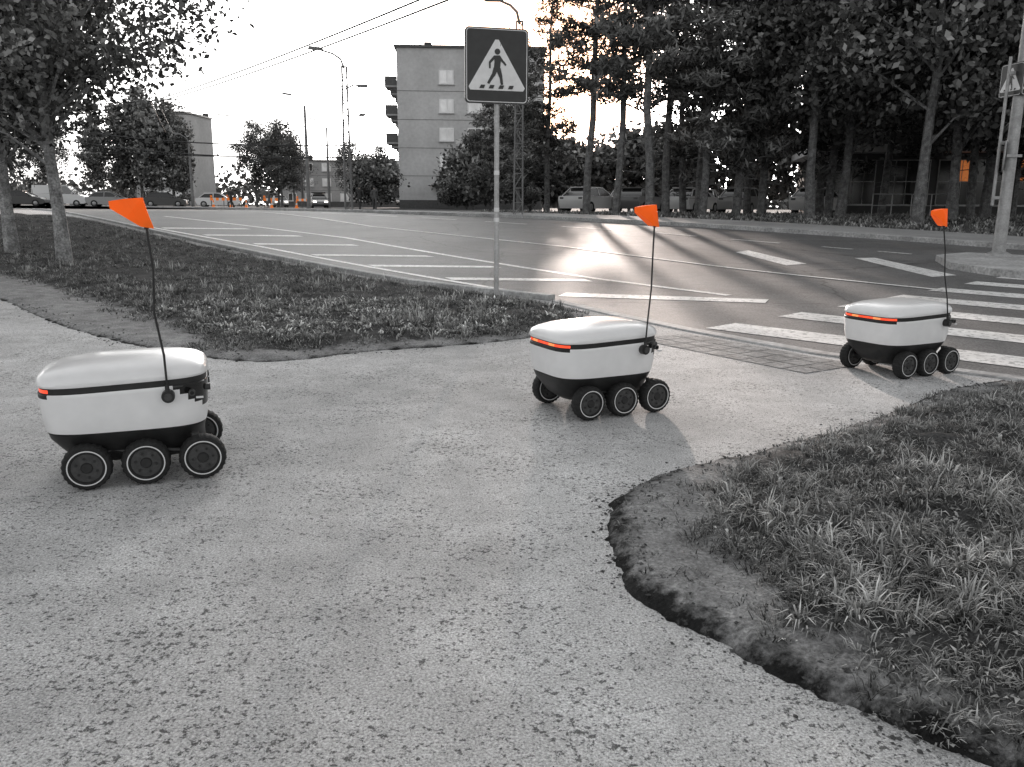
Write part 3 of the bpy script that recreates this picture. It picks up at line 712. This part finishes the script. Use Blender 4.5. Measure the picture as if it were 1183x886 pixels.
# ---------------------------------------------------------------- people
def person(x,y,rz,top,bot,ph=0):
    e=empty('pedestrian',(x,y,h(y)),rz)
    V=[(0,0,.92),(0,0,1.15),(0,.0,1.4),(0,0,1.5),(-.19,0,1.38),(-.24,.12*ph,1.12),(-.23,.22*ph,.9),(.19,0,1.38),(.24,-.12*ph,1.12),(.23,-.22*ph,.9),(-.1,0,.86),(-.1,-.14*ph,.48),(-.1,-.3*ph,.07),(-.1,-.3*ph+.12,.04),(.1,0,.86),(.1,.16*ph,.48),(.1,.22*ph,.07),(.1,.22*ph+.12,.04)]
    E=[(0,1),(1,2),(2,3),(2,4),(4,5),(5,6),(2,7),(7,8),(8,9),(0,10),(10,11),(11,12),(12,13),(0,14),(14,15),(15,16),(16,17)]
    R=[.13,.13,.14,.06,.07,.05,.035,.07,.05,.035,.1,.07,.045,.04,.1,.07,.045,.04]
    me=bpy.data.meshes.new('body'); me.from_pydata(V,E,[]); o=bpy.data.objects.new('body',me); COL.objects.link(o); o.parent=e
    m=o.modifiers.new('s','SKIN'); sv=me.skin_vertices[0].data
    for i,r_ in enumerate(R): sv[i].radius=(r_,r_*.8)
    sv[0].use_root=True
    o.modifiers.new('u','SUBSURF').levels=1; me.materials.append(top)
    b=B(); b.tube([(0,0,1.46),(0,.0,1.52),(0,.01,1.58),(0,.01,1.66),(0,0,1.72),(0,0,1.745)],[.05,.06,.085,.09,.065,.02],M_skin,12)
    b.tube([(0,-.02,1.6),(0,-.015,1.7),(0,-.01,1.765)],[.098,.095,.03],M_cloth,12); b.obj('head',parent=e,smooth=True)
person(-11.3,62,.4,M_cloth,M_jean,1); person(-10.3,62.5,.2,M_jean,M_cloth,-.8); person(-25.2,75.2,1,M_cloth,M_jean,.6); person(-22.6,78,2,M_jean,M_jean,.5)

# ---------------------------------------------------------------- delivery robots
def sell(t,a,c,e):
    ct,st=math.cos(t),math.sin(t)
    return (a*math.copysign(abs(ct)**(2/e),ct),c*math.copysign(abs(st)**(2/e),st))
def robot(x,y,head,lean,topz):
    e=empty('delivery_robot',(x,y,.008),math.radians(head))
    n=120
    lv=[(.085,.20,.12,3,.04),(.09,.25,.15,3,.04),(.12,.285,.175,3.4,.03),(.165,.30,.205,3.6,.012),(.205,.314,.234,3.8,0),(.236,.322,.248,4,0),
        (.238,.318,.244,4,0),(.242,.318,.244,4,0),
        (.244,.325,.252,4,0),(.26,.329,.257,4,0),(.30,.333,.262,4.2,0),(.322,.335,.2635,4.2,0),(.345,.336,.265,4.2,0),(.36,.337,.266,4.2,0),(.385,.339,.267,4.2,0),(.405,.340,.268,4.2,0),(.42,.341,.269,4.2,0),(.4235,.338,.267,4.2,0),
        (.424,.335,.263,4.2,0),(.429,.335,.263,4.2,0),(.444,.335,.263,4.2,0),(.450,.335,.263,4.2,0),
        (.451,.340,.268,4.2,0),(.460,.344,.272,4.2,0),(.476,.342,.270,4.1,0),(.492,.333,.262,4.0,0),(.507,.310,.242,3.7,0),(.520,.268,.208,3.4,0),(.530,.205,.158,3.1,0),(.537,.12,.09,2.8,0),(.539,.05,.035,2.4,0)]
    b=B(); vs=[]
    for z,a,c,ex,sx in lv:
        for i in range(n):
            px,py=sell(2*math.pi*i/n,a,c,ex)
            vs.append((px+sx,py,z+(.010*(px/.34)*min(1,(z-.36)/.05) if z>.36 else 0)))
    k=[b.mi(m) for m in(M_white,M_black,M_red,M_gloss,M_redo)]
    b.v=vs
    for j in range(len(lv)-1):
        zm=(lv[j][0]+lv[j+1][0])/2
        for i in range(n):
            i2=(i+1)%n; t=(i+.5)/n*360
            px,py=sell(math.radians(t),1,1,4.2)
            if zm<.243: mt=1
            elif .4237<zm<.4505:
                mt=1
                if .429<zm<.444 and px<-.84: mt=4 if .25<abs(py)<.5 else 2
            elif .422<zm<.452: mt=1
            elif .405<zm<.4236 and px<-.84: mt=1
            elif .321<zm<.4236 and px>.55+.42*max(0,(.42-zm)/.1): mt=3
            else: mt=0
            b.f.append([j*n+i,j*n+i2,(j+1)*n+i2,(j+1)*n+i]); b.m.append(k[mt])
    b.f.append(list(range((len(lv)-1)*n,len(lv)*n))); b.m.append(k[0])
    b.f.append(list(reversed(range(n)))); b.m.append(k[1])
    b.obj('body_shell',parent=e,smooth=True)
    b=B()
    for yy in(-.16,0,.16): b.tube([(.325,yy,.395),(.347,yy,.395)],.014,M_hub,12)
    for sy in(-1,1):
        b.tube([(.27,sy*.25,.395),(.27,sy*.275,.395)],.014,M_hub,14); b.tube([(.27,sy*.275,.395),(.27,sy*.277,.395)],.008,M_gloss,12)
        b.box((.30,sy*.262,.372),(.03,.006,.008),M_ring)
        b.box((.27,sy*.214,.19),(.03,.03,.03),M_hub)
    b.obj('sensors',parent=e,smooth=True)
    wx=(-.165,.065,.295)
    for s_ in(-1,1):
        for i,xw in enumerate(wx):
            w=B(); r0=.1; ww=.036; prof=[(-ww*.8,.06),(-ww,.064),(-ww,.082),(-ww*.92,.094),(-ww*.6,r0),(ww*.6,r0),(ww*.92,.094),(ww,.082),(ww,.064),(ww*.8,.06)]
            nn=48; V=[];Fc=[]
            for q in range(nn):
                a=2*math.pi*q/nn
                for pi,(yy,rr) in enumerate(prof):
                    tr=rr-(.004 if (q%2 and 3<=pi<=6) else 0)
                    V.append((math.cos(a)*tr,yy,math.sin(a)*tr))
            m_=len(prof)
            for q in range(nn):
                for p_ in range(m_-1): Fc.append((q*m_+p_,q*m_+p_+1,((q+1)%nn)*m_+p_+1,((q+1)%nn)*m_+p_))
            w.add(V,Fc,M_rub)
            for sy in(-1,1):
                R_=lambda y_:(0,sy*y_,0)
                w.tube([R_(ww*.5),R_(ww*.84)],.0655,M_hub,32)
                o=[(math.cos(2*math.pi*q/48)*.0765,math.sin(2*math.pi*q/48)*.0765) for q in range(48)]; ii=[(a_*.935,c_*.935) for a_,c_ in o]
                w.add([(a_,sy*(ww+.002),c_) for a_,c_ in o]+[(a_,sy*(ww+.002),c_) for a_,c_ in ii],[(q,(q+1)%48,(q+1)%48+48,q+48) for q in range(48)],M_ring)
                w.tube([R_(ww*.84),R_(ww*1.02)],[.024,.02],M_black,16)
                for q in range(6):
                    a=q*math.pi/3; w.box((math.cos(a)*.042,sy*ww*.88,math.sin(a)*.042),(.01,.006,.01),M_black)
            o=w.obj('wheel_%d'%(i+1+(3 if s_>0 else 0)),parent=e,smooth=True)
            o.location=(xw,s_*.235,r0); o.rotation_euler=(0,random.random()*6,0)
    b=B()
    for s_ in(-1,1):
        for xw in wx: b.tube([(xw,s_*.08,.1),(xw,s_*.205,.1)],.014,M_black,8)
        b.tube([(wx[0],s_*.19,.11),(wx[0]+.1,s_*.18,.15),(wx[1],s_*.19,.11)],.013,M_black,8)
        b.tube([(wx[1]*.6,s_*.175,.14),(wx[2],s_*.19,.11)],.013,M_black,8)
    b.obj('suspension',parent=e,smooth=True)
    b=B(); base=Vector((.175,-.288,.39)); top=Vector((.175+lean,-.268,topz))
    mid=base.lerp(top,.5)+Vector((.012*(-1 if lean<0 else 1),0,0))
    b.tube([base+Vector((0,.03,0)),base-Vector((0,.012,0))],.027,M_black,18); b.tube([base-Vector((0,.012,0)),base-Vector((0,.02,0))],.016,M_hub,14)
    b.tube([base,base.lerp(top,.07)],[.012,.008],M_black,10)
    b.tube([base,base.lerp(top,.25)+Vector((.004,0,0)),mid,base.lerp(top,.75)+Vector((.005,0,0)),top],.0048,M_black,8)
    b.tube([top-Vector((0,0,.01)),top+Vector((0,0,.02))],.009,M_black,8)
    b.obj('flag_mast',parent=e,smooth=True)
    b=B(); T=top
    out=[(.028,-.008),(-.02,.0),(-.07,.034),(-.128,.072),(-.13,.100),(-.07,.11),(-.005,.115),(.008,.06)]
    fr=[T+Vector((px_,-.012-.018*math.sin((px_+.14)*20),pz)) for px_,pz in out]; bk=[T+Vector((px_,.012+.02*math.sin((px_+.14)*14),pz)) for px_,pz in out]
    cf=T+Vector((-.045,-.036,.065)); cb_=T+Vector((-.045,.036,.065)); nn=len(out)
    b.add(fr+bk+[cf,cb_],[(i,(i+1)%nn,2*nn) for i in range(nn)]+[((i+1)%nn+nn,i+nn,2*nn+1) for i in range(nn)]+[(i,i+nn,(i+1)%nn+nn,(i+1)%nn) for i in range(nn)],M_flag)
    b.obj('flag',parent=e)
robot(-1.73,3.615,21,-.03,1.10); robot(.475,4.835,27,.045,1.09); robot(2.85,6.065,27,-.14,1.08)

# ---------------------------------------------------------------- light, sky, camera
SUN_EL=math.radians(9.3); SUN_AZ=math.radians(2.4)
dirv=Vector((math.sin(SUN_AZ)*math.cos(SUN_EL),math.cos(SUN_AZ)*math.cos(SUN_EL),math.sin(SUN_EL)))
w=bpy.data.worlds.new('World'); scene.world=w; w.use_nodes=True; nt=w.node_tree; nt.nodes.clear()
out=nt.nodes.new('ShaderNodeOutputWorld'); bg=nt.nodes.new('ShaderNodeBackground'); sky=nt.nodes.new('ShaderNodeTexSky')
sky.sky_type='NISHITA'; sky.sun_disc=False; sky.sun_elevation=SUN_EL; sky.sun_rotation=SUN_AZ; sky.air_density=1.0; sky.dust_density=3.0; sky.ozone_density=1
hs=nt.nodes.new('ShaderNodeHueSaturation'); hs.inputs['Saturation'].default_value=.06
tc=nt.nodes.new('ShaderNodeTexCoord'); cn=nt.nodes.new('ShaderNodeTexNoise'); cn.inputs['Scale'].default_value=2.2; cn.inputs['Detail'].default_value=5
mp=nt.nodes.new('ShaderNodeMapping'); mp.inputs['Scale'].default_value=(1,1,2.6); mp.inputs['Location'].default_value=(.35,.2,.1)
nt.links.new(tc.outputs['Generated'],mp.inputs[0]); nt.links.new(mp.outputs[0],cn.inputs['Vector'])
cl=maprange(nt,cn.outputs['Fac'],.35,.65,.4,1.25)
dt=nt.nodes.new('ShaderNodeVectorMath'); dt.operation='DOT_PRODUCT'; nt.links.new(tc.outputs['Generated'],dt.inputs[0]); dt.inputs[1].default_value=dirv
mk_=maprange(nt,dt.outputs['Value'],.984,.9985,0,1); mk_.node.interpolation_type='SMOOTHSTEP'
tint=nt.nodes.new('ShaderNodeMix'); tint.data_type='RGBA'; nt.links.new(mk_,tint.inputs[0]); tint.inputs[6].default_value=(1,1,1,1); tint.inputs[7].default_value=(.45,.27,.18,1)
mul=nt.nodes.new('ShaderNodeVectorMath'); mul.operation='MULTIPLY'
vm=nt.nodes.new('ShaderNodeVectorMath'); vm.operation='SCALE'; nt.links.new(cl,vm.inputs['Scale'])
nt.links.new(sky.outputs[0],hs.inputs['Color']); nt.links.new(hs.outputs[0],vm.inputs[0]); nt.links.new(vm.outputs[0],mul.inputs[0]); nt.links.new(tint.outputs[2],mul.inputs[1]); nt.links.new(mul.outputs[0],bg.inputs[0]); bg.inputs[1].default_value=.41
nt.links.new(bg.outputs[0],out.inputs[0])
sd=bpy.data.lights.new('sun','SUN'); sd.energy=5; sd.angle=math.radians(1.3); sd.color=(1,.86,.78)
so=bpy.data.objects.new('sun',sd); COL.objects.link(so)
so.rotation_euler=dirv.to_track_quat('Z','Y').to_euler(); so.location=(0,30,30)
th=math.atan(205/950);ro=math.radians(.4);c_,s_=math.cos(th),math.sin(th)
Fv=Vector((0,c_,-s_));U0=Vector((0,s_,c_));R0=Vector((1,0,0))
Rv=R0*math.cos(ro)+U0*math.sin(ro);Uv=U0*math.cos(ro)-R0*math.sin(ro)
cd=bpy.data.cameras.new('camera'); cam=bpy.data.objects.new('camera',cd); COL.objects.link(cam)
Mx=Matrix((Rv,Uv,-Fv)).transposed().to_4x4(); Mx.translation=(0,0,1.2); cam.matrix_world=Mx
cd.sensor_width=36; cd.lens=950/1183*36; cd.clip_end=3000; cd.clip_start=.05
scene.camera=cam
scene.view_settings.view_transform='Standard'; scene.view_settings.look='None'; scene.view_settings.exposure=0
